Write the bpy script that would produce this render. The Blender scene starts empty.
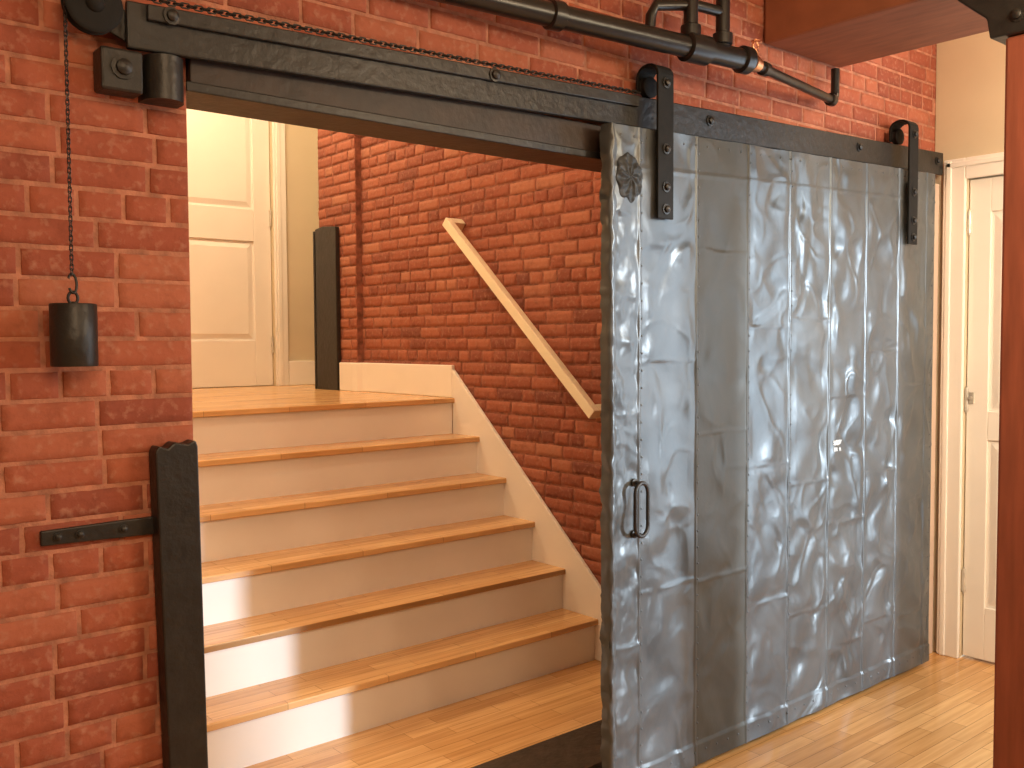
import bpy, bmesh, math, random
from mathutils import Vector, Matrix, noise
random.seed(7)
S = bpy.context.scene
C = S.collection
S.view_settings.view_transform = 'Standard'
S.view_settings.look = 'None'
PI = math.pi

# ------------------------------------------------------------------ materials
def new_mat(name):
    m = bpy.data.materials.new(name); m.use_nodes = True
    nt = m.node_tree; nt.nodes.clear()
    out = nt.nodes.new('ShaderNodeOutputMaterial'); b = nt.nodes.new('ShaderNodeBsdfPrincipled')
    nt.links.new(b.outputs[0], out.inputs[0])
    return m, nt, b
def N(nt, t, **kw):
    n = nt.nodes.new(t)
    for k, v in kw.items(): setattr(n, k, v)
    return n
def ramp(nt, stops):
    r = nt.nodes.new('ShaderNodeValToRGB'); e = r.color_ramp.elements
    while len(e) > 1: e.remove(e[-1])
    e[0].position = stops[0][0]; e[0].color = (*stops[0][1], 1)
    for p, c in stops[1:]:
        x = e.new(p); x.color = (*c, 1)
    return r
def scaled(c, k): return tuple(min(1, v*k) for v in c)
def simple(name, base, rough, metal=0.0, nscale=12, var=.12, bscale=60, bump=.05, stretch=(1,1,1), spec=.5):
    m, nt, b = new_mat(name); L = nt.links
    g = N(nt, 'ShaderNodeNewGeometry'); mp = N(nt, 'ShaderNodeMapping'); mp.inputs['Scale'].default_value = stretch
    L.new(g.outputs['Position'], mp.inputs['Vector'])
    n1 = N(nt, 'ShaderNodeTexNoise'); n1.inputs['Scale'].default_value = nscale; n1.inputs['Detail'].default_value = 5
    L.new(mp.outputs[0], n1.inputs['Vector'])
    r = ramp(nt, [(.3, scaled(base, 1-var)), (.7, scaled(base, 1+var))])
    L.new(n1.outputs[0], r.inputs[0]); L.new(r.outputs[0], b.inputs['Base Color'])
    n2 = N(nt, 'ShaderNodeTexNoise'); n2.inputs['Scale'].default_value = bscale; n2.inputs['Detail'].default_value = 4
    L.new(mp.outputs[0], n2.inputs['Vector'])
    bp = N(nt, 'ShaderNodeBump'); bp.inputs['Strength'].default_value = bump; bp.inputs['Distance'].default_value = .01
    L.new(n2.outputs[0], bp.inputs['Height']); L.new(bp.outputs[0], b.inputs['Normal'])
    b.inputs['Roughness'].default_value = rough; b.inputs['Metallic'].default_value = metal
    b.inputs['Specular IOR Level'].default_value = spec
    return m
def brick_mat(name, stops, worn, wornc, bump):
    m, nt, b = new_mat(name); L = nt.links
    g = N(nt, 'ShaderNodeNewGeometry')
    r = ramp(nt, stops)
    L.new(g.outputs['Random Per Island'], r.inputs[0])
    n1 = N(nt, 'ShaderNodeTexNoise'); n1.inputs['Scale'].default_value = 22; n1.inputs['Detail'].default_value = 7; n1.inputs['Roughness'].default_value = .65
    L.new(g.outputs['Position'], n1.inputs['Vector'])
    r2 = ramp(nt, [(.25, (worn,)*3), (.5, (1,1,1)), (.75, (1.0,1.0,1.0))])
    L.new(n1.outputs[0], r2.inputs[0])
    mx = N(nt, 'ShaderNodeMixRGB', blend_type='MULTIPLY'); mx.inputs[0].default_value = .65
    L.new(r.outputs[0], mx.inputs[1]); L.new(r2.outputs[0], mx.inputs[2])
    n3 = N(nt, 'ShaderNodeTexNoise'); n3.inputs['Scale'].default_value = 55; n3.inputs['Detail'].default_value = 6
    L.new(g.outputs['Position'], n3.inputs['Vector'])
    r3 = ramp(nt, [(.54, (0,0,0)), (.74, (.6,.6,.6))]); L.new(n3.outputs[0], r3.inputs[0])
    mx2 = N(nt, 'ShaderNodeMixRGB'); L.new(r3.outputs[0], mx2.inputs[0]); L.new(mx.outputs[0], mx2.inputs[1]); mx2.inputs[2].default_value = (*wornc,1)
    L.new(mx2.outputs[0], b.inputs['Base Color'])
    bp = N(nt, 'ShaderNodeBump'); bp.inputs['Strength'].default_value = bump; bp.inputs['Distance'].default_value = .006
    L.new(n3.outputs[0], bp.inputs['Height']); L.new(bp.outputs[0], b.inputs['Normal'])
    b.inputs['Roughness'].default_value = .82; b.inputs['Specular IOR Level'].default_value = .25
    return m
def wood_floor(name, c1, c2, mort, rough):
    m, nt, b = new_mat(name); L = nt.links
    g = N(nt, 'ShaderNodeNewGeometry')
    bt = N(nt, 'ShaderNodeTexBrick'); bt.offset = .37; bt.offset_frequency = 2
    bt.inputs['Scale'].default_value = 1; bt.inputs['Brick Width'].default_value = .40; bt.inputs['Row Height'].default_value = .060
    bt.inputs['Mortar Size'].default_value = .0012; bt.inputs['Bias'].default_value = 0
    bt.inputs['Color1'].default_value = (*c1,1); bt.inputs['Color2'].default_value = (*c2,1); bt.inputs['Mortar'].default_value = (*mort,1)
    L.new(g.outputs['Position'], bt.inputs['Vector'])
    mp = N(nt, 'ShaderNodeMapping'); mp.inputs['Scale'].default_value = (3,60,20); L.new(g.outputs['Position'], mp.inputs['Vector'])
    n1 = N(nt, 'ShaderNodeTexNoise'); n1.inputs['Scale'].default_value = 1; n1.inputs['Detail'].default_value = 6
    L.new(mp.outputs[0], n1.inputs['Vector'])
    r = ramp(nt, [(.3, (.74,.66,.57)), (.65, (1,1,1))]); L.new(n1.outputs[0], r.inputs[0])
    mx = N(nt, 'ShaderNodeMixRGB', blend_type='MULTIPLY'); mx.inputs[0].default_value = .85
    L.new(bt.outputs['Color'], mx.inputs[1]); L.new(r.outputs[0], mx.inputs[2]); L.new(mx.outputs[0], b.inputs['Base Color'])
    b.inputs['Roughness'].default_value = rough
    return m
def tin_mat(name, c0, c1, r0, r1, metal):
    m, nt, b = new_mat(name); L = nt.links
    g = N(nt, 'ShaderNodeNewGeometry')
    n1 = N(nt, 'ShaderNodeTexNoise'); n1.inputs['Scale'].default_value = 5; n1.inputs['Detail'].default_value = 7
    L.new(g.outputs['Position'], n1.inputs['Vector'])
    r = ramp(nt, [(.3, c0), (.7, c1)]); L.new(n1.outputs[0], r.inputs[0]); L.new(r.outputs[0], b.inputs['Base Color'])
    n2 = N(nt, 'ShaderNodeTexNoise'); n2.inputs['Scale'].default_value = 26; n2.inputs['Detail'].default_value = 4
    L.new(g.outputs['Position'], n2.inputs['Vector'])
    bp = N(nt, 'ShaderNodeBump'); bp.inputs['Strength'].default_value = .16; bp.inputs['Distance'].default_value = .006
    L.new(n2.outputs[0], bp.inputs['Height']); L.new(bp.outputs[0], b.inputs['Normal'])
    r2 = ramp(nt, [(.3, (r0,)*3), (.7, (r1,)*3)]); L.new(n1.outputs[0], r2.inputs[0]); L.new(r2.outputs[0], b.inputs['Roughness'])
    b.inputs['Metallic'].default_value = metal
    return m
M_BRICK = brick_mat('brick', [(0, (.29,.082,.052)), (.2, (.335,.094,.056)), (.6, (.385,.113,.066)), (1, (.44,.15,.088))], .62, (.48,.24,.165), .5)
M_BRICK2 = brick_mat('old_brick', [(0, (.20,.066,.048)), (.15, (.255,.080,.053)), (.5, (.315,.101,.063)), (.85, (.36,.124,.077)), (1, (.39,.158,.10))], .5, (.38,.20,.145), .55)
M_WOOD = wood_floor('laminate', (.78,.455,.185), (.62,.335,.12), (.32,.165,.06), .2)
M_TREAD = wood_floor('tread_wood', (.82,.52,.25), (.68,.395,.17), (.42,.235,.095), .2)
M_TIN = tin_mat('painted_tin', (.078,.089,.098), (.118,.132,.143), .29, .40, .32)
M_TIN_SHADE = tin_mat('shadow_tin', (.040,.038,.029), (.062,.058,.045), .42, .55, .1)  # dull olive tone paints the post's shadow band into the cladding
M_SEAL = simple('seal_tin', (.046,.052,.057), .5, .15, nscale=40, var=.25, bscale=60, bump=.1, spec=.3)
M_MORTAR = simple('mortar', (.43,.185,.118), .95, nscale=30, var=.3, bscale=150, bump=.3)
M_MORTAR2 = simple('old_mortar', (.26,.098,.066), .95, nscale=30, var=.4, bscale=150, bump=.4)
M_IRON = simple('black_iron', (.016,.0155,.015), .42, nscale=20, var=.3, bscale=45, bump=.25)
M_PIPE = simple('black_pipe', (.012,.011,.011), .3, nscale=20, var=.2, bscale=50, bump=.06)
M_MATT = simple('matt_black_iron', (.010,.010,.010), .7, nscale=20, var=.3, bscale=45, bump=.15, spec=.25)
M_RUST = simple('lintel_paint', (.03,.018,.013), .5, nscale=14, var=.4, bscale=40, bump=.2)
M_WHITE = simple('white_paint', (.86,.815,.775), .42, nscale=3, var=.03, bscale=60, bump=.02)
M_CREAM = simple('cream_wall', (.64,.545,.40), .8, nscale=3, var=.04, bscale=120, bump=.05)
M_PINK = simple('pink_beige_paint', (.62,.47,.38), .7, nscale=3, var=.05, bscale=80, bump=.05)
M_RAIL = simple('cream_rail', (.87,.79,.62), .38, nscale=6, var=.03, bscale=60, bump=.01, stretch=(6,1,6))
M_TIMBER = simple('red_timber', (.25,.088,.045), .6, nscale=6, var=.18, bscale=18, bump=.08, stretch=(5,1,1), spec=.3)
M_POST = simple('red_post', (.23,.066,.037), .6, nscale=6, var=.18, bscale=18, bump=.08, stretch=(5,5,.6), spec=.3)
M_BRASS = simple('copper', (.80,.40,.22), .3, 1.0, nscale=20, var=.1, bscale=60, bump=.03)
M_STEEL = simple('dull_steel', (.60,.57,.52), .4, .5, nscale=20, var=.15, bscale=60, bump=.05)
M_TAG = simple('worn_tag', (.46,.48,.49), .6, nscale=110, var=.5, bscale=60, bump=.05)
M_SILL = simple('dark_sill', (.035,.024,.018), .55, nscale=20, var=.4, bscale=60, bump=.3)

# ------------------------------------------------------------------ mesh helpers
WL = {}
def prop(o, label=None, cat=None, group=None, kind=None):
    if label: o['label'] = label
    if cat: o['category'] = cat
    if group: o['group'] = group
    if kind: o['kind'] = kind
    return o
def thing(name, label, cat, loc, group=None):
    o = bpy.data.objects.new(name, None); C.objects.link(o); o.location = loc; o.empty_display_size = .05
    WL[o.name] = Vector(loc)
    return prop(o, label, cat, group)
def obj(name, bm, m, parent=None, bevel=0, smooth=None, recalc=True):
    if recalc: bmesh.ops.recalc_face_normals(bm, faces=bm.faces[:])
    xs = [v.co for v in bm.verts]
    o0 = Vector(((min(v.x for v in xs)+max(v.x for v in xs))/2, (min(v.y for v in xs)+max(v.y for v in xs))/2, min(v.z for v in xs)))
    for v in bm.verts: v.co -= o0
    me = bpy.data.meshes.new(name); bm.to_mesh(me); bm.free()
    for mm in (m if isinstance(m, (list, tuple)) else [m]): me.materials.append(mm)
    if smooth is not None:
        me.shade_smooth()
        if smooth > 0: me.set_sharp_from_angle(angle=math.radians(smooth))
    o = bpy.data.objects.new(name, me); C.objects.link(o)
    WL[o.name] = o0
    if parent is not None:
        o.parent = parent; o.location = o0 - WL[parent.name]
    else: o.location = o0
    if bevel:
        b = o.modifiers.new('bevel', 'BEVEL'); b.width = bevel; b.segments = 2; b.limit_method = 'ANGLE'
    return o
def struct(name, bm, m, label=None, cat=None, **kw):
    return prop(obj(name, bm, m, **kw), label, cat, kind='structure')
def BM(): return bmesh.new()
def box(bm, x0, x1, y0, y1, z0, z1):
    vs = [bm.verts.new(p) for p in ((x0,y0,z0),(x1,y0,z0),(x1,y1,z0),(x0,y1,z0),(x0,y0,z1),(x1,y0,z1),(x1,y1,z1),(x0,y1,z1))]
    for f in ((0,3,2,1),(4,5,6,7),(0,1,5,4),(1,2,6,5),(2,3,7,6),(3,0,4,7)): bm.faces.new([vs[i] for i in f])
    return bm
def bx(*a): return box(BM(), *a)
def frame(d):
    d = d.normalized(); a = Vector((0,0,1)) if abs(d.z) < .9 else Vector((1,0,0))
    u = d.cross(a).normalized(); return u, d.cross(u).normalized()
def tube(bm, pts, r, seg=14, closed=False, cap=True):
    pts = [Vector(p) for p in pts]; n = len(pts); rings = []
    prev = None
    for i, p in enumerate(pts):
        if closed: d = pts[(i+1)%n]-pts[i-1]
        else: d = pts[min(i+1,n-1)]-pts[max(i-1,0)]
        d.normalize()
        if prev is None: u, v = frame(d)
        else:
            u = (prev - d*prev.dot(d)).normalized(); v = d.cross(u)
        prev = u
        rr = r[i] if isinstance(r, (list,tuple)) else r
        rings.append([bm.verts.new(p+(u*math.cos(2*PI*k/seg)+v*math.sin(2*PI*k/seg))*rr) for k in range(seg)])
    m = n if closed else n-1
    for i in range(m):
        a, b = rings[i], rings[(i+1)%n]
        for k in range(seg): bm.faces.new((a[k], a[(k+1)%seg], b[(k+1)%seg], b[k]))
    if cap and not closed:
        bm.faces.new(rings[0][::-1]); bm.faces.new(rings[-1])
    return bm
def lathe(bm, c, axis, prof, seg=28):
    c = Vector(c); ax = Vector(axis).normalized(); u, v = frame(ax); rings = []
    for (r, h) in prof:
        rings.append([bm.verts.new(c+ax*h+(u*math.cos(2*PI*k/seg)+v*math.sin(2*PI*k/seg))*max(r,1e-4)) for k in range(seg)])
    for a, b in zip(rings, rings[1:]):
        for k in range(seg): bm.faces.new((a[k], a[(k+1)%seg], b[(k+1)%seg], b[k]))
    bm.faces.new(rings[0][::-1]); bm.faces.new(rings[-1]); return bm
def prism(bm, pts, axis, a0, a1):
    def P(p, a):
        q = list(p); q.insert(axis, a); return bm.verts.new(q)
    A = [P(p, a0) for p in pts]; B = [P(p, a1) for p in pts]; n = len(pts)
    bm.faces.new(A[::-1]); bm.faces.new(B)
    for i in range(n): bm.faces.new((A[i], A[(i+1)%n], B[(i+1)%n], B[i]))
    return bm
def bolt(parent, p, d, r=.013, h=.012, m=None):
    p = Vector(p)
    bm = BM(); lathe(bm, p, d, [(r*1.5,0),(r*1.5,h*.25),(r*1.0,h*.3),(r*.98,h*.8),(r*.6,h*1.05),(0,h*1.1)], 10)
    return obj('bolt', bm, m or M_IRON, parent, smooth=40)

# ------------------------------------------------------------------ brick walls
def brick_wall(bm, org, ua, na, length, height, holes=(), seed=1, row=.0640, Lb=.197, dep=.0040, jit=.0014, m=.0080, rough=1.1):
    """bricks standing a little proud of a mortar face; each brick an island of the wall's own mesh"""
    rnd = random.Random(seed); org = Vector(org); ua = Vector(ua); na = Vector(na)
    nrow = int(height/row)+1
    for j in range(nrow):
        z0 = j*row+m/2; z1 = min((j+1)*row-m/2, height)
        if z1-z0 < .02: continue
        header = (j % 6 == 3)
        u = -rnd.random()*Lb if not header else -rnd.random()*.1
        if not header: u = -(Lb/2 if j % 2 else 0) - .03*rnd.random()
        while u < length:
            l = (Lb/2 if header else (Lb if rnd.random() > .12 else Lb*rnd.choice((.5,.75))))*(1+rnd.uniform(-.03,.03))
            a, b = max(u+m/2, 0), min(u+l-m/2, length); u += l
            segs = [(a,b)]
            for (h0,h1,hz0,hz1) in holes:
                if z0 < hz1-.012 and z1 > hz0+.012:
                    ns = []
                    for (s,t) in segs:
                        if 0 < h0-t < .04: t = h0
                        if 0 < s-h1 < .04: s = h1
                        if t <= h0 or s >= h1: ns.append((s,t)); continue
                        if s < h0 and h0-s > .03: ns.append((s,h0))
                        if t > h1 and t-h1 > .03: ns.append((h1,t))
                    segs = ns
            for (s,t) in segs:
                if t-s < .025: continue
                e = .0018
                nu = max(2, int((t-s)/.018)); us = [s, s+e]+[s+e+(t-s-2*e)*k/nu for k in range(1,nu)]+[t-e, t]
                zs = [z0, z0+e, z0+(z1-z0)*.35, z0+(z1-z0)*.65, z1-e, z1]
                off = rnd.uniform(-.0006,.0008)*rough; tu = rnd.uniform(-.003,.003)*rough; tz = rnd.uniform(-.007,.007)*rough; so = rnd.random()*100
                dzr = rnd.uniform(-.0010,.0010)*rough
                G = []
                for iz, zz in enumerate(zs):
                    R = []
                    for iu, uu in enumerate(us):
                        edge = iu in (0, len(us)-1) or iz in (0, 5)
                        nv = noise.noise_vector(Vector((uu*95+so, zz*95, so)))
                        d = -dep if edge else off+tu*(uu-(s+t)/2)+tz*(zz-(z0+z1)/2)+nv.z*.0006*rough
                        near = (iu in (1,len(us)-2)) or (iz in (1,4))
                        if near and not edge: d -= max(0, nv.x)*.0018      # chipped arrises
                        p = org+ua*(uu+nv.x*jit)+Vector((0,0,zz+nv.y*jit+dzr))+na*d
                        R.append(bm.verts.new(p))
                    G.append(R)
                for iz in range(5):
                    for iu in range(len(us)-1):
                        f = bm.faces.new((G[iz][iu], G[iz][iu+1], G[iz+1][iu+1], G[iz+1][iu])); f.material_index = 1; f.smooth = (0 < iz < 4 and 0 < iu < len(us)-2)

ZF = -.07          # floor of the room; the stair hall floor is one sill higher, at 0
YW = 2.15          # face of the brick wall with the doorway
XJ = .846          # left jamb of the doorway
XS = 2.95          # brick wall beside the stairs
XR = 4.36          # cream wall on the right
ZT = 2.07          # top of the masonry opening
bm = BM(); d = .0020
for (x0,x1,z0,z1) in ((-2.5,XJ,ZF,3.7),(2.85,4.6,ZF,3.7),(XJ,2.85,ZT,3.7)): box(bm, x0, x1, YW+d, YW+.26, z0, z1)
brick_wall(bm, (-2.5,YW,-.064), (1,0,0), (0,-1,0), 4.36+2.5, 3.164, holes=((XJ+2.5, 2.85+2.5, -1, ZT+.064),), seed=3)
struct('wall_front', bm, [M_MORTAR, M_BRICK], recalc=False)
bm = BM(); YE = 5.32
box(bm, XS+.0024, XS+.25, YW+.26, YE, -.06, 3.7)
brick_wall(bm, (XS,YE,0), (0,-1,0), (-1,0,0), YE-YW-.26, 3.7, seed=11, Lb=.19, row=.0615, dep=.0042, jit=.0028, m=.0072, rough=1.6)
# slightly proud brick pier at the far end
box(bm, XS-.0376, XS+.01, 4.88, YE, 1.107, 3.7)
brick_wall(bm, (XS-.04,YE,1.107), (0,-1,0), (-1,0,0), YE-4.88, 2.55, seed=12, Lb=.19, row=.0615, dep=.0042, jit=.0028, m=.0072, rough=1.6)
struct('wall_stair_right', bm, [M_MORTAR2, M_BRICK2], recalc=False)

# ------------------------------------------------------------------ room shell
struct('floor', bx(-2.5,6.5,-3.5,YW+.04,ZF-.06,ZF), M_WOOD)
struct('floor_stair_hall', bx(XJ+.002,XS,YW+.26,3.0,-.06,0), M_TREAD)
struct('ceiling', bx(-2.5,4.5,-3.5,YW+.003,3.1,3.2), M_CREAM)
bm = BM(); box(bm,-2.5,4.40,-3.65,-3.5,ZF,3.2); box(bm,4.40,7.2,-3.65,-3.5,2.35,3.2)  # unseen; its end trims the sun patch, the added header shades the door
struct('wall_rear', bm, M_CREAM)
struct('wall_left', bx(-2.65,-2.5,-3.5,YW+.2,ZF,3.2), M_CREAM)
bm = BM(); box(bm,XR,4.5,2.0,YW,ZF,3.1); box(bm,XR,4.5,1.2,2.0,2.12,3.1); box(bm,XR,4.5,1.08,1.2,ZF,3.1)
struct('wall_right', bm, M_CREAM)
struct('trim_3', bx(4.20,4.336,YW-.035,YW-.004,ZF,2.105), M_PINK, 'pinkish beige painted board between the metal door and the right casing', 'trim', bevel=.004)
# stair hall
struct('wall_stair_left', bx(.70,.82,YW+.26,5.9,0,3.7), M_CREAM)
bm = BM(); box(bm,.7,2.08,5.9,6.05,0,3.7); box(bm,2.89,4.8,5.9,6.05,0,3.7); box(bm,2.08,2.89,5.9,6.05,3.15,3.7); box(bm,2.08,2.89,5.98,6.05,0,3.15)
struct('wall_stair_back', bm, M_CREAM)
struct('ceiling_stair', bx(.7,4.9,YW+.26,6.05,3.7,3.8), M_CREAM)
bm = BM(); box(bm,4.8,4.9,5.0,6.05,0,3.7); box(bm,XS+.25,4.8,5.02,5.12,0,3.7)  # unseen corridor walls added to keep world light off the landing
struct('wall_landing_right', bm, M_CREAM)

# ------------------------------------------------------------------ doors (white, panelled)
def panel_door(name, label, T, w, h, panels, hinges, hinge_side):
    e = thing(name, label, 'door', T(w/2,0,0)); e['kind'] = 'structure'
    def b3(bm, u0,u1,n0,n1,z0,z1):
        P = [T(u,n,z) for u in (u0,u1) for n in (n0,n1) for z in (z0,z1)]
        box(bm, min(p[0] for p in P), max(p[0] for p in P), min(p[1] for p in P), max(p[1] for p in P), min(p[2] for p in P), max(p[2] for p in P))
    bm = BM(); b3(bm,0,w,-.036,-.012,0,h)
    st = panels[0][0]
    b3(bm,0,st,-.012,0,0,h); b3(bm,w-st,w,-.012,0,0,h)
    zs = [0]+[z for p in panels for z in (p[2],p[3])]+[h]
    for k in range(0,len(zs),2): b3(bm,st,w-st,-.012,0,zs[k],zs[k+1])
    obj('slab', bm, M_WHITE, e, bevel=.003)
    for (u0,u1,z0,z1) in panels:
        bm = BM()
        A = [T(u,-.012,z) for u,z in ((u0+.012,z0+.012),(u1-.012,z0+.012),(u1-.012,z1-.012),(u0+.012,z1-.012))]
        B = [T(u,-.002,z) for u,z in ((u0+.045,z0+.045),(u1-.045,z0+.045),(u1-.045,z1-.045),(u0+.045,z1-.045))]
        a = [bm.verts.new(p) for p in A]; b = [bm.verts.new(p) for p in B]
        for i in range(4): bm.faces.new((a[i],a[(i+1)%4],b[(i+1)%4],b[i]))
        bm.faces.new(b); bm.faces.new(a[::-1])
        obj('panel', bm, M_WHITE, e)
    for z in hinges:
        u = w-.004 if hinge_side else .004
        p = Vector(T(u,.008,z)); q = Vector(T(u,.008,z+.10))
        bm = BM(); tube(bm,[p,q],.009,10); tube(bm,[p-Vector((0,0,.009)),p],.005,8); tube(bm,[q,q+Vector((0,0,.009))],.005,8)
        obj('hinge', bm, M_STEEL, e, smooth=40)
    return e
panel_door('door_1', 'white panelled door at the back of the stair landing', lambda u,n,z: (2.085+u, 5.93-n, 1.11+z), .80, 2.03,
           [(.12,.68,.30,.95),(.12,.68,1.16,1.91)], (.22,1.06,1.78), True)
d2 = panel_door('door_2', 'white panelled door in the cream wall right of the metal door', lambda u,n,z: (4.375-n, 1.205+u, ZF+.012+z), .79, 2.17,
           [(.095,.695,.24,1.0),(.095,.695,1.13,2.02)], (.30,1.13,1.93), True)
zl = 1.10
bm = BM(); box(bm,4.366,4.3745,1.960,1.980,zl+.005,zl+.055); lathe(bm,(4.366,1.970,zl+.03),(-1,0,0),[(.006,0),(.006,.006),(.009,.009),(.009,.013),(.005,.015)],12)
obj('latch', bm, M_STEEL, d2)
def casing(name, pieces, label):
    bm = BM()
    for p in pieces: box(bm,*p)
    struct(name, bm, M_WHITE, label, 'trim', bevel=.005)
casing('trim_1', [(2.89,2.975,5.875,5.9,1.107,3.23),(2.905,2.935,5.868,5.876,1.107,3.23),(2.0,2.08,5.875,5.9,1.107,3.23),(2.08,2.89,5.875,5.9,3.15,3.23)], 'white casing around the landing door')
casing('trim_2', [(4.338,XR,2.0,2.10,ZF,2.21),(4.33,4.34,2.06,2.085,ZF,2.2),(4.338,XR,1.11,1.2,ZF,2.21),(4.338,XR,1.2,2.0,2.115,2.21),(4.33,4.34,1.12,2.085,2.17,2.195)], 'white casing around the right-hand door')
struct('baseboard_back', bx(2.98,4.8,5.88,5.9,1.107,1.27), M_WHITE, bevel=.004)
bm = BM(); prism(bm, [(XS-.003,3.97),(XS-.003,4.87),(XS-.043,4.87),(XS-.043,5.05),(XS-.065,5.05),(XS-.065,4.90),(XS-.055,4.86),(XS-.035,4.835),(XS-.024,4.80),(XS-.024,3.97)], 2, 1.107, 1.275)
struct('baseboard_stair', bm, M_WHITE, bevel=.005)
# ------------------------------------------------------------------ stairs
RZ, GO, Y0, Z0 = .1845, .2075, 3.95, 1.107
bm = BM(); box(bm,.82,XS,Y0+.03,5.4,Z0-.12,Z0); box(bm,.82,4.8,5.4,5.93,Z0-.12,Z0)
struct('floor_landing', bm, M_TREAD)
st = thing('staircase', 'wood-treaded staircase with white risers rising behind the doorway', 'stairs', (1.9,3.4,0))
def nosing(bm, x0, x1, yn, yb, zt, th=.025):
    pts = [(yb,zt),(yb,zt-th),(yn+.003,zt-th),(yn,zt-th+.003),(yn,zt-.005),(yn+.0015,zt-.0015),(yn+.005,zt)]
    return prism(bm, pts, 0, x0, x1)
XT = XS-.022
obj('tread', nosing(BM(), .825, XT, Y0, Y0+.03, Z0), M_TREAD, st)
for k in range(6):
    yn = Y0-GO*k; zt = Z0-RZ*k
    if k: obj('tread', nosing(BM(), .825, XT, yn, yn+GO+.022, zt), M_TREAD, st)
    obj('riser', bx(.825, XT, yn+.022, yn+.04, max(zt-RZ,0), zt-.025), M_WHITE, st)
zn = lambda y: Z0-(Y0-y)*RZ/GO
bm = BM(); prism(bm, [(3.97,.60),(3.97,zn(3.97)+.13),(2.58,zn(2.58)+.15),(2.50,.0),(3.29,0)], 0, XS-.022, XS-.003)
obj('skirt_board', bm, M_WHITE, st, bevel=.004)
# handrail
hr = thing('handrail', 'pale cream handrail on the brick wall above the stairs', 'handrail', (2.87,3.4,1.5))
A = Vector((2.862,3.915,2.0)); B = Vector((2.862,2.868,1.084))
dirv = (B-A).normalized(); up = Vector((1,0,0)).cross(dirv); up = up if up.z > 0 else -up
prof = [(-.019,-.021),(-.016,-.024),(.016,-.024),(.019,-.021),(.019,.021),(.016,.024),(-.016,.024),(-.019,.021)]
bm = BM()
ra = [bm.verts.new(A+Vector((x,0,0))+up*y) for x,y in prof]; rb = [bm.verts.new(B+Vector((x,0,0))+up*y) for x,y in prof]
bm.faces.new(ra[::-1]); bm.faces.new(rb)
for i in range(len(prof)): bm.faces.new((ra[i],ra[(i+1)%len(prof)],rb[(i+1)%len(prof)],rb[i]))
obj('rail', bm, M_RAIL, hr, bevel=.002)
for (c, nm) in ((B-dirv*.02,'return_end'), (A+dirv*.02,'return_end')):
    bm = BM()
    P = [c+dirv*a+up*b for a,b in ((-.019,-.0235),(.019,-.0235),(.019,.0235),(-.019,.0235))]
    a = [bm.verts.new(p+Vector((.0185,0,0))) for p in P]; b = [bm.verts.new(Vector((XS-.004,p.y,p.z))) for p in P]
    bm.faces.new(a); bm.faces.new(b[::-1])
    for i in range(4): bm.faces.new((a[i],a[(i+1)%4],b[(i+1)%4],b[i]))
    obj(nm, bm, M_RAIL, hr)
# threshold
bm = BM(); prism(bm, [(YW+.042,ZF+.001),(YW+.042,-.006),(YW+.048,.0),(YW+.255,.004),(YW+.29,.004),(YW+.29,.001),(YW+.258,.001),(YW+.258,ZF+.001)], 0, XJ+.005, 2.845)
o = obj('threshold', bm, M_SILL); prop(o, 'dark iron threshold plate across the bottom of the doorway', 'threshold')

# ------------------------------------------------------------------ lintel
li = thing('lintel', 'dark painted steel lintel spanning the top of the doorway', 'beam', (1.8,YW,1.97))
bm = BM(); prism(bm, [(YW-.02,1.975),(YW-.02,ZT),(YW,ZT),(YW+.25,ZT-.001),(YW+.25,1.99),(YW+.012,1.99),(YW+.012,1.975)], 0, XJ+.002, 2.848)
obj('channel', bm, M_RUST, li, bevel=.003)
bm = BM(); box(bm, XJ-.01, 2.86, YW-.028, YW-.02, 1.962, 1.985)
obj('lower_lip', bm, M_IRON, li, bevel=.003)

# ------------------------------------------------------------------ track
zr = lambda x: 2.08+.0324*(x-.85)
tr = thing('door_track', 'long inclined black iron track bar the metal door hangs from', 'track', (2.5,YW-.03,2.13))
YR0, YR1 = 2.096, 2.112
bm = BM(); prism(bm, [(.70,zr(.70)-.05),(4.33,zr(4.33)-.05),(4.33,zr(4.33)+.05),(.70,zr(.70)+.05)], 1, YR0, YR1)
obj('bar', bm, M_IRON, tr, bevel=.004)
bm = BM(); prism(bm, [(.74,zr(.74)+.012),(2.28,zr(2.28)+.012),(2.28,zr(2.28)+.046),(.74,zr(.74)+.046)], 1, YR0-.014, YR0)
obj('upper_flat', bm, M_IRON, tr, bevel=.003)
for x in (.79,1.69,2.65,3.61,4.27):
    bolt(tr, (x, YR0-(.014 if x < 2.2 else 0), zr(x)+(.028 if x<2.2 else .01)), (0,-1,0), .013, .014)
for x in (.9,1.9,2.9,3.9):
    bm = BM(); lathe(bm,(x,YR1,zr(x)+.02),(0,1,0),[(.02,0),(.02,.012 if x < 2.85 else .035)],12); obj('spacer', bm, M_IRON, tr, smooth=40)
# end bracket & bumper
eb = thing('track_end_bracket', 'black iron bracket with rounded bumper under the left end of the track', 'bracket', (.735,YW,1.93))
zb_ = 2.020
obj('plate', bx(.643,.730,YW-.06,YW-.002,1.93,zb_), M_IRON, eb, bevel=.006)
bolt(eb, (.687,YW-.06,1.98), (0,-1,0), .017, .016)
bm = BM(); pts = []
for k in range(13):
    a = PI*k/12; pts.append((.780+.043*math.cos(PI-a), YW-.035-.045*math.sin(a)))
prism(bm, [(.737,YW-.002)]+pts+[(.823,YW-.002)], 2, 1.925, zb_)
obj('bumper', bm, M_IRON, eb, smooth=40)
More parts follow.
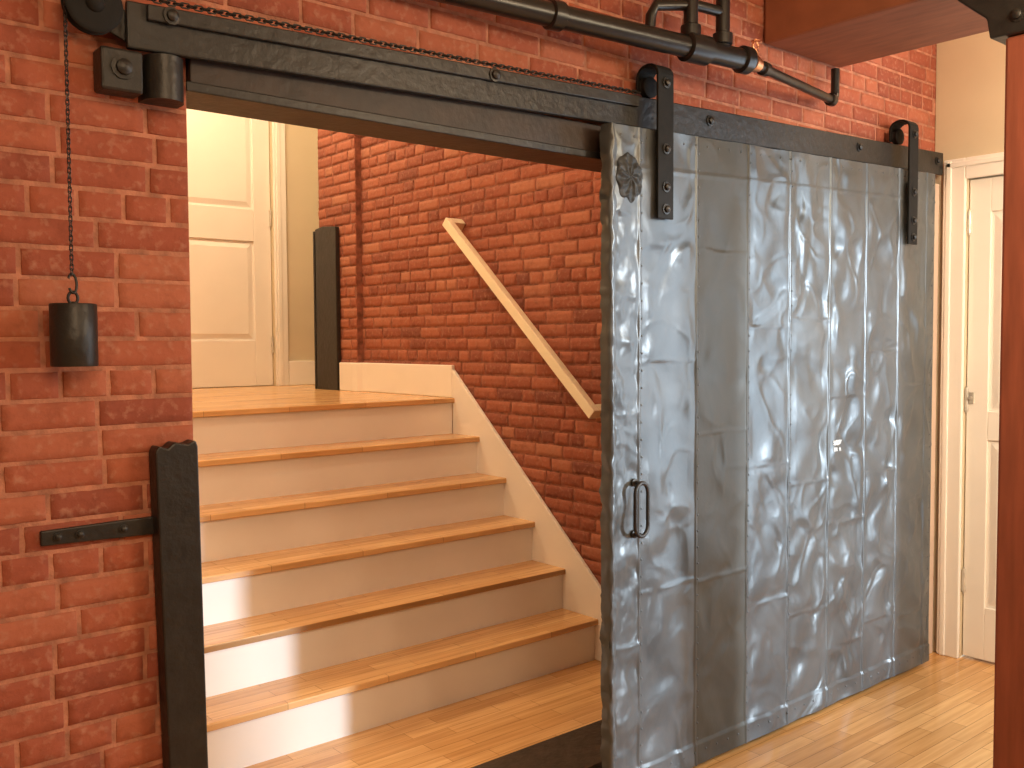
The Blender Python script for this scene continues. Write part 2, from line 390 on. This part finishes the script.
# pulley: plain wheel with a raised hub, its bracket strap behind
pu = thing('pulley', 'round black chain pulley wheel with hub at the left end of the track', 'pulley', (.626,2.095,2.035))
px_, pz_, pr_ = .626, 2.094, .058
bm = BM(); lathe(bm,(px_,2.066,pz_),(0,1,0),[(.018,-.002),(.034,-.001),(pr_-.008,.0005),(pr_-.002,.002),(pr_,.004),(pr_,.007),(pr_-.009,.012),(pr_-.009,.019),(pr_,.024),(pr_,.028),(pr_-.003,.031),(.014,.031)],44)
obj('wheel', bm, M_MATT, pu, smooth=35)
bm = BM(); lathe(bm,(px_,2.054,pz_),(0,1,0),[(.007,0),(.012,.003),(.017,.006),(.019,.009),(.019,.018),(.010,.0185),(.010,YW-2.056)],20)
obj('hub', bm, M_MATT, pu, smooth=35)
bm = BM(); prism(bm, [(px_-.02,pz_-.02),(px_+.02,pz_-.028),(.72,zr(.72)-.04),(.72,zr(.72)+.03),(px_+.02,pz_+.028),(px_-.02,pz_+.02)], 1, 2.114, 2.122); obj('bracket_strap', bm, M_IRON, pu, bevel=.002)
# chain
YC = 2.0815
def link(bm, c, along, side, L, W, r):
    pts = []
    for k in range(8):
        a = 2*PI*(k+.5)/8; s = L*.45 if math.cos(a) > .01 else -L*.45
        pts.append(c+along*(math.cos(a)*W+s)+side*math.sin(a)*W)
    tube(bm, pts, r, 5, closed=True)
rc = pr_-.0045
bm = BM(); path = [Vector((px_-rc,YC,1.545)), Vector((px_-rc,YC,pz_))]
for k in range(1,9):
    a = PI-k*PI*.52/8; path.append(Vector((px_+rc*math.cos(a),YC,pz_+rc*math.sin(a))))
n_turn = len(path)
path += [Vector((.74,YC+.004,zr(.74)+.057)), Vector((2.28,YC+.006,zr(2.28)+.056))]
acc = 0; i = 0; idx = 0
while i < len(path)-1:
    seg = path[i+1]-path[i]; l = seg.length; dv = seg.normalized()
    big = i >= n_turn
    step = .0150 if big else .0098
    while acc <= l:
        c = path[i]+dv*acc; s1 = Vector((0,1,0)); s2 = dv.cross(s1).normalized()
        s1_, s2_ = (s1, s2) if big else ((s1+s2).normalized(), (s1-s2).normalized())
        if big: link(bm, c, dv, s1_ if idx % 2 else s2_, .0120, .0058, .0019)
        else: link(bm, c, dv, s1_ if idx % 2 else s2_, .0080, .0034, .0012)
        idx += 1; acc += step
    acc -= l; i += 1
o = obj('chain', bm, M_IRON, smooth=60); prop(o, 'thin dark iron chain from the counterweight over the pulley and along the track', 'chain')
# counterweight
cx = .574; cy = 2.084
cw = thing('counterweight', 'black cylindrical counterweight hanging by the chain on the left brick wall', 'counterweight', (cx,cy,1.352))
bm = BM(); lathe(bm,(cx,cy,1.352),(0,0,1),[(.0,0),(.0445,0),(.0455,.002),(.0455,.126),(.0435,.1285),(.012,.129),(0,.129)],40)
obj('cylinder', bm, M_IRON, cw, smooth=40)
bm = BM(); pts = []
for k in range(16):
    a = 2*PI*k/16; pts.append(Vector((cx+.0095*math.cos(a),cy,1.492+.0125*math.sin(a))))
tube(bm, pts, .0032, 8, closed=True); lathe(bm,(cx,cy,1.480),(0,0,1),[(.006,0),(.005,.004),(.003,.005)],10); obj('eye', bm, M_IRON, cw, smooth=60)
bm = BM(); pts = []
for k in range(14):
    a = math.radians(-150+k*23); pts.append(Vector((cx+.008*math.cos(a),cy+.004*math.sin(a),1.522+.020*math.sin(a))))
tube(bm, pts, .0028, 7); obj('hook', bm, M_IRON, cw, smooth=60)

# ------------------------------------------------------------------ corner guards
cg = thing('corner_guard', 'tall black iron corner guard on the left jamb of the doorway', 'guard', (.80,YW-.03,ZF))
bm = BM(); s_ = -.016
pt = [(.757,1.158),(.765,1.172),(.785,1.165),(.80,1.178),(.83,1.172),(.848,1.18),(.853,1.165)]
prism(bm, [(.788+s_-.004,ZF)]+[(a+s_,b) for a,b in pt]+[(.873+s_-.004,ZF)], 1, YW-.05, YW-.003)
obj('post', bm, M_IRON, cg, bevel=.004)
bm = BM(); prism(bm, [(.535+s_-.006,.978),(.78+s_,.972),(.78+s_,1.012),(.70+s_,1.012),(.535+s_-.006,1.009)], 1, YW-.016, YW-.003)
obj('strap', bm, M_IRON, cg, bevel=.003)
for x in (.546,.59,.68): bolt(cg, (x,YW-.016,.993), (0,-1,0), .007, .008)
cg2 = thing('corner_guard', 'short black iron guard on the brick pier at the far end of the landing', 'guard', (2.9,5.19,1.107))
bm = BM(); prism(bm, [(5.06,1.107),(5.31,1.107),(5.31,2.09),(5.22,2.10),(5.06,2.085)], 0, XS-.072, XS-.045); obj('post', bm, M_IRON, cg2, bevel=.004)
bm = BM(); box(bm,XS-.072,XS+.06,YE+.003,YE+.02,1.107,2.08); obj('return_flange', bm, M_IRON, cg2, bevel=.003)

# ------------------------------------------------------------------ sliding door
DX0, DX1, DY0, DY1 = 2.115, 4.17, 2.05, 2.088
ZB = ZF+.018
dz1 = lambda x: zr(x)-.062
sd = thing('sliding_fire_door', 'large crinkled dark grey tin-clad sliding fire door', 'sliding door', (3.14,2.08,ZB))
seams = [2.249,2.53,2.81,3.067,3.335,3.60,3.86,4.10]
SEX, SEZ = 2.200, 1.905
rs = random.Random(5)
rows = {}
for c in range(len(seams)+1):
    z = rs.uniform(.12,.62); rr = []
    while z < 1.8: rr.append(z); z += rs.choice((.5,.62,.74))
    rows[c] = rr
sheet = {}
def disp(x, z):
    c = sum(1 for s in seams if x > s); r = sum(1 for q in rows[c] if z > q)
    k = (c, r)
    if k not in sheet: sheet[k] = (rs.uniform(-.001,.003), rs.random()*50, rs.uniform(-1,1))
    bul, so, sl = sheet[k]
    x0 = DX0 if c == 0 else seams[c-1]; x1 = DX1 if c == len(seams) else seams[c]
    z0 = ZB if r == 0 else rows[c][r-1]; z1 = 2.1 if r == len(rows[c]) else rows[c][r]
    u = (x-x0)/(x1-x0); v = (z-z0)/(z1-z0)
    env = min(1, 6*max(0,min(u,1-u))+.12)*min(1, 10*max(0,min(v,1-v))+.5)
    d = bul*math.sin(PI*min(max(u,0),1))
    amp = (.9,.8,.5,1.0,1.25,1.35,1.3,1.2,1.0)[c]
    # irregular broad dents of hand-wrapped sheet
    wx = noise.noise(Vector((x*6, z*5.5, 7.1)))*.055; wz = noise.noise(Vector((x*6, z*5.5, 17.3)))*.06
    xx = x+wx+sl*(z-z0)*.16; zz = z+wz
    w = noise.noise(Vector((xx*8.0, zz*6.8, 2.0)))*.0100
    w += noise.noise(Vector((xx*14+so*.2, zz*12, so)))*.0042
    dn = noise.noise(Vector((xx*10+so, zz*8.5, so+9)))
    w -= max(0, dn-.18)*.012
    q_ = noise.noise(Vector((xx*7+so, zz*7, so+4)))
    w += math.exp(-(q_/.11)**2)*.0021
    d += w*env*amp
    if c == 0:
        fl = 1-math.exp(-(((x-SEX)/.07)**2+((z-SEZ)/.10)**2)**2)
        d += (noise.noise(Vector((x*22, z*16, 9)))*.0034 + noise.noise(Vector((x*45, z*40, 3)))*.0013)*fl
    dist = min(abs(x-s+.003*noise.noise(Vector((s*9, z*3, 1)))) for s in seams)
    d += .0046*math.exp(-(dist/.0040)**2)
    for q in rows[c]:
        qq = q+.010*noise.noise(Vector((x*8, q*7, 5)))
        if abs(z-qq) < .03: d += .0018*math.exp(-((z-qq)/.005)**2)
    top = dz1(x)-.125
    d += .0026*math.exp(-((z-top)/.005)**2)
    if z < ZB+.075: d += .004
    return d
nx, nz = 520, 330
bm = BM(); G = []
for j in range(nz+1):
    R = []
    for i in range(nx+1):
        x = DX0+(DX1-DX0)*i/nx; zt = dz1(x); z = ZB+(zt-ZB)*j/nz
        ex = 0
        if i == 0: ex = noise.noise(Vector((z*14,3,1)))*.005
        R.append(bm.verts.new((x+ex, DY0-disp(x,z)+.004, z)))
    G.append(R)
for j in range(nz):
    for i in range(nx):
        f = bm.faces.new((G[j][i],G[j][i+1],G[j+1][i+1],G[j+1][i])); f.smooth = True
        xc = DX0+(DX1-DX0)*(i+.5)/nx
        if seams[1] < xc < seams[2]: f.material_index = 1  # strip coloured darker where the post's shadow falls
o = obj('cladding', bm, [M_TIN, M_TIN_SHADE], sd, recalc=False); o['label'] = 'crinkled grey sheet metal, the post shadow painted as one dull olive strip'
bm = BM(); prism(bm, [(DX0+.004,ZB),(DX1-.001,ZB),(DX1-.001,dz1(DX1)-.001),(DX0+.004,dz1(DX0)-.001)], 1, DY0+.022, DY1)
obj('core', bm, M_IRON, sd)
bm = BM(); n = 220; R0 = []
for j in range(n+1):
    z = ZB+(dz1(DX0)-ZB)*j/n; row_ = []
    for i,(x,y) in enumerate(((2.134,DY0+.000),(2.123,DY0-.004),(2.115,DY0-.003),(2.112,DY0+.005),(2.111,DY0+.018),(2.112,DY1+.001))):
        nv = noise.noise_vector(Vector((z*22+i*.3, i*.7, 4)))*.010+noise.noise_vector(Vector((z*60, i*.9, 8)))*.004
        row_.append(bm.verts.new((x+nv.x, y+nv.y*.6-(.003 if i<3 else 0), z)))
    R0.append(row_)
for j in range(n):
    for i in range(5): bm.faces.new((R0[j][i],R0[j+1][i],R0[j+1][i+1],R0[j][i+1]))
obj('edge_wrap', bm, M_TIN, sd, smooth=0)
bm = BM()
for s in seams[:4]+[4.14]:
    z = ZB+.09
    while z < dz1(s)-.04:
        lathe(bm,(s+.011,DY0-.0005-disp(s+.011,z)+.004,z),(0,-1,0),[(.004,-.002),(.004,.0008),(.002,.002),(0,.0023)],6); z += .055
x = DX0+.05
while x < DX1:
    for z in (ZB+.045, dz1(x)-.03):
        lathe(bm,(x,DY0-disp(x,z)+.004,z),(0,-1,0),[(.0042,-.002),(.0042,.001),(.002,.0025),(0,.003)],6)
    x += .06
obj('nail_heads', bm, M_TIN, sd, smooth=40)
# handle: rounded iron loop on two studs
bm = BM(); hx, hz = 2.222, .868; pts = []
for k in range(32):
    a = 2*PI*(k+.5)/32; ss = .050 if math.sin(a) > 0 else -.050
    pts.append(Vector((hx+.029*math.cos(a), DY0-.032, hz+.034*math.sin(a)+ss)))
h = obj('pull_handle', tube(bm, pts, .0068, 10, closed=True), M_IRON, sd, smooth=60)
for z in (hz-.082,hz+.082):
    bm = BM(); lathe(bm,(hx,DY0+.0,z),(0,-1,0),[(.013,-.003),(.013,.004),(.007,.006),(.007,.032)],12); obj('mount', bm, M_IRON, h, smooth=40)
# embossed seal: irregular low-relief badge painted over, its raised marks worn past reading
ex, ez = SEX, SEZ
def sy(x,z): return DY0-disp(x,z)+.004
bm = BM(); K = 96
rings = []
for t in (.0, .08, .16, .24, .33, .42, .51, .60, .69, .77, .85, .92, .97, 1.0):
    ring = []
    for k in range(K):
        a = 2*PI*k/K
        rad = .058+.003*math.sin(8*a+.6)+.006*noise.noise(Vector((math.cos(a)*2.2, math.sin(a)*2.2, 2)))
        px, pz = ex+rad*t*math.cos(a), ez+.000+rad*1.30*t*math.sin(a)
        rel = .0055+.0032*math.sin(8*a+.6+t*4)*min(1,t*2.5)+.0050*noise.noise(Vector((px*85,pz*85,5)))
        if t > .9: rel *= (1.0-t)/.1*.8+.2
        ring.append(bm.verts.new((px, sy(px,pz)-max(rel,.0008) if t < 1 else sy(px,pz)+.0015, pz)))
    rings.append(ring)
for a_, b_ in zip(rings, rings[1:]):
    for k in range(K): bm.faces.new((a_[k], a_[(k+1)%K], b_[(k+1)%K], b_[k]))
obj('embossed_seal', bm, M_SEAL, sd, smooth=70)
# worn paper remains: one ragged patch and two scraps
bm = BM()
def scrap(cx0, cz0, rx, rz, sd_):
    n_ = 26; c0 = bm.verts.new((cx0, sy(cx0,cz0)-.0022, cz0)); ring = []
    for k in range(n_):
        a = 2*PI*k/n_; e_ = 1/max(abs(math.cos(a)),abs(math.sin(a)))
        rr_ = min(e_,1.25)*(1+.28*noise.noise(Vector((math.cos(a)*3+sd_, math.sin(a)*3, sd_))))
        px = cx0+rx*rr_*math.cos(a); pz = cz0+rz*rr_*math.sin(a)
        ring.append(bm.verts.new((px, sy(px,pz)-.0020, pz)))
    for k in range(n_): bm.faces.new((c0, ring[k], ring[(k+1)%n_]))
scrap(3.400,.992,.034,.010,1.0); scrap(3.380,.966,.014,.008,4.0); scrap(3.418,.964,.012,.007,8.0)
o = obj('worn_tag', bm, M_TAG, sd); o['label'] = 'small worn pale paper remains'
# hangers
def hanger(x, zb):
    zt = zr(x)+.05; w = .037
    hs = BM(); zc = zt+.033
    yf, yb = DY0-.022, 2.124; yc = (yf+yb)/2; ro = (yb-yf)/2; ri = ro-.009
    prof = [(yf+.009,zb),(yf+.009,zc+.028)]
    for k in range(1,8):
        a = PI-PI*k/8; prof.append((yc+ri*math.cos(a), zc+.028+.028*math.sin(a)))
    prof += [(yb-.009,zc+.028),(yb-.009,zc-.02),(yb,zc-.02),(yb,zc+.028)]
    for k in range(1,8):
        a = PI*k/8; prof.append((yc+ro*math.cos(a), zc+.028+.037*math.sin(a)))
    prof += [(yf,zc+.028),(yf,zb)]
    prism(hs, prof, 0, x-w, x+w)
    h = obj('hanger_strap', hs, M_MATT, sd, bevel=.002)
    bm = BM(); lathe(bm,(x,2.090,zc),(0,1,0),[(.01,0),(.031,0),(.034,.002),(.034,.005),(.032,.007),(.032,.018),(.034,.02),(.034,.024),(.01,.024)],28); obj('wheel', bm, M_MATT, h, smooth=35)
    for z in (zc, zb+.22, zb+.10, zb+.03): bolt(h,(x,yf,z),(0,-1,0),.0115,.014)
hanger(2.345,1.785); hanger(3.93,1.80)
# ------------------------------------------------------------------ sprinkler pipe
sp = thing('sprinkler_pipe', 'black sprinkler pipe with fittings running along the top of the brick wall', 'pipe', (2.0,2.04,2.3))
Pl = Vector((1.484,2.075,2.325)); Pr = Vector((2.656,1.945,2.318))
dd = (Pr-Pl).normalized(); Pa = Pl-dd*.22
ppts = [Pr, Pl, Pa]
for k in range(1,7):
    a = PI/2*k/6; ppts.append(Pa-dd*.06*math.sin(a)+Vector((0,0,.06*(1-math.cos(a)))))
ppts.append(ppts[-1]+Vector((0,0,.6)))
obj('main_pipe', tube(BM(), ppts, .034, 22), M_PIPE, sp, smooth=40)
for f,l,r in ((.33,.05,.042),(.80,.10,.046),(.985,.045,.044)):
    c = Pl.lerp(Pr,f); bm = BM(); lathe(bm, c-dd*l/2, dd, [(r*.8,0),(r,.006),(r,l-.006),(r*.8,l)],22); obj('coupling', bm, M_PIPE, sp, smooth=40)
c1 = Pl.lerp(Pr,.78); c2 = Pl.lerp(Pr,.90)
for c in (c1,c2):
    bm = BM(); tube(bm,[c+Vector((0,0,.02)),c+Vector((0,0,.5))],.023,16); obj('riser_pipe', bm, M_PIPE, sp, smooth=40)
    bm = BM(); lathe(bm,c+Vector((0,0,.03)),(0,0,1),[(.026,0),(.032,.004),(.032,.036),(.026,.04)],18); obj('coupling', bm, M_PIPE, sp, smooth=40)
bm = BM(); q = c2+Vector((0,0,.135)); s = c1-dd*.10+Vector((-.02,.03,.115))
tube(bm,[q,q-dd*.12,s,s+Vector((-.01,.01,-.03)),s+Vector((-.012,.012,-.07))],.017,12); obj('cross_pipe', bm, M_PIPE, sp, smooth=50)
br0 = Pr-dd*.01; br1 = Vector((3.36,2.07,2.325))
bd = (br1-br0).normalized()
pts = [br0, br1]
for k in range(1,7):
    a = PI/2*k/6; pts.append(br1+bd*.035*math.sin(a)+Vector((0,0,.035*(1-math.cos(a)))))
pts.append(pts[-1]+Vector((0,0,.09)))
obj('branch_pipe', tube(BM(), pts, .0165, 14), M_PIPE, sp, smooth=50)
for c in (br1-bd*.02, br0+bd*.12):
    bm = BM(); lathe(bm, c, bd, [(.018,0),(.024,.003),(.024,.03),(.018,.033)],14); obj('coupling', bm, M_PIPE, sp, smooth=40)
# sprinkler head on a copper adapter at the pipe's end
hp = Pr+bd*.055
bm = BM(); lathe(bm,Pr+bd*.018,bd,[(.02,0),(.029,.003),(.029,.022),(.024,.026),(.024,.05),(.018,.053)],18)
lathe(bm,hp+Vector((0,0,.02)),(0,0,1),[(.010,0),(.013,.003),(.013,.018),(.007,.022),(.007,.03)],14)
for sx in (-1,1): tube(bm,[hp+Vector((sx*.006,0,.048)),hp+Vector((sx*.016,0,.06)),hp+Vector((sx*.004,0,.078))],.0025,6)
lathe(bm,hp+Vector((0,0,.076)),(0,0,1),[(.016,0),(.016,.002),(.004,.004),(.004,.008)],14)
o = obj('sprinkler_head', bm, M_BRASS, sp, smooth=40); o['label'] = 'small copper-coloured sprinkler head'

# ------------------------------------------------------------------ timber beam, post, bracket
o = obj('timber_beam', bx(3.02,3.53,-1.2,YW-.004,2.49,2.9), M_TIMBER, bevel=.012); prop(o, 'heavy red-brown timber beam at the top right meeting the brick wall', 'beam')
o = obj('timber_post', bx(2.935,3.16,1.03,1.245,ZF,2.28), M_POST, bevel=.01); prop(o, 'red-brown square timber post at the right edge', 'post')
pc = thing('post_cap', 'black cast iron cap bracket between the timber post and beam', 'bracket', (3.05,1.13,2.28))
bm = BM(); prism(bm, [(.99,2.28),(1.28,2.28),(1.29,2.34),(1.38,2.42),(1.38,2.46),(1.38,2.489),(.88,2.489),(.88,2.42),(.98,2.34)], 0, 2.915,3.185); obj('corbel', bm, M_IRON, pc, bevel=.006)
for y,z in ((1.08,2.44),(1.2,2.44),(1.32,2.455),(1.2,2.33)): bolt(pc,(2.915,y,z),(-1,0,0),.014,.016)

# ------------------------------------------------------------------ light
def look(o, d): o.rotation_euler = Vector(d).to_track_quat('-Z','Y').to_euler()
def lamp(name, kind, loc, energy, color, d=None, **kw):
    l = bpy.data.lights.new(name, kind); l.energy = energy; l.color = color
    for k,v in kw.items(): setattr(l,k,v)
    o = bpy.data.objects.new(name, l); C.objects.link(o); o.location = loc
    if d is not None: look(o, d)
    return o
WARM = (1,.70,.42)
lamp('sun', 'SUN', (6,-6,3), 2.7, (.78,.90,1), (-.48,1,-.09), angle=math.radians(3.6))
lamp('cool_fill', 'AREA', (4.42,.38,1.30), 52, (.72,.87,1), (-1,.38,0), shape='RECTANGLE', size=1.25, size_y=2.2)  # added cool fill for highlights on the tin door; no window stands here
lamp('door_floor_fill', 'AREA', (3.35,-.5,2.25), 50, (1,.81,.54), (.22,.9,-.62), size=1.0)  # added fill that brightens the white door, right wall and floor
lamp('right_wall_fill', 'AREA', (2.0,-.5,2.5), 16, (1,.79,.52), (2.36,2.3,-1.1), size=.6, spread=math.radians(75))  # unseen fill, added and aimed at the right wall
lamp('room_light', 'POINT', (2.25,.35,2.35), 30, WARM, shadow_soft_size=.09)
lamp('room_light', 'AREA', (.25,-.9,2.75), 60, WARM, (.05,.6,-.8), size=1.5)  # added overhead fill that lifts the left brick wall
lamp('stair_lamp', 'POINT', (1.3,2.85,3.3), 45, (1,.75,.47), shadow_soft_size=.10)
lamp('stair_wall_fill', 'POINT', (.93,2.75,2.25), 10, (1,.75,.47), shadow_soft_size=.08)  # added fill hidden behind the left jamb, evens out the stair wall
lamp('landing_lamp', 'AREA', (2.1,5.0,3.65), 47, (1,.76,.44), (0,0,-1), size=.8)
lamp('landing_lamp', 'POINT', (3.9,5.45,3.2), 11, (1,.76,.44), shadow_soft_size=.1)
lamp('wall_lamp', 'POINT', (3.80,1.55,2.72), 10, (1,.70,.44), shadow_soft_size=.08)
w = bpy.data.worlds.new('World'); S.world = w; w.use_nodes = True
w.node_tree.nodes['Background'].inputs[0].default_value = (.50,.46,.43,1); w.node_tree.nodes['Background'].inputs[1].default_value = .33

# ------------------------------------------------------------------ camera
cd = bpy.data.cameras.new('Camera'); cam = bpy.data.objects.new('Camera', cd); C.objects.link(cam); S.camera = cam
cd.sensor_width = 36; cd.lens = 955/1024*36; cd.clip_start = .02
yaw, pit, roll = math.radians(40), math.radians(2.6), math.radians(.3)
F = Vector((math.sin(yaw)*math.cos(pit), math.cos(yaw)*math.cos(pit), -math.sin(pit)))
R = Vector((math.cos(yaw), -math.sin(yaw), 0)); U = R.cross(F)
R2 = R*math.cos(roll)-U*math.sin(roll); U2 = U*math.cos(roll)+R*math.sin(roll)
mw = Matrix((R2, U2, -F)).transposed().to_4x4(); mw.translation = (0,0,1.4); cam.matrix_world = mw
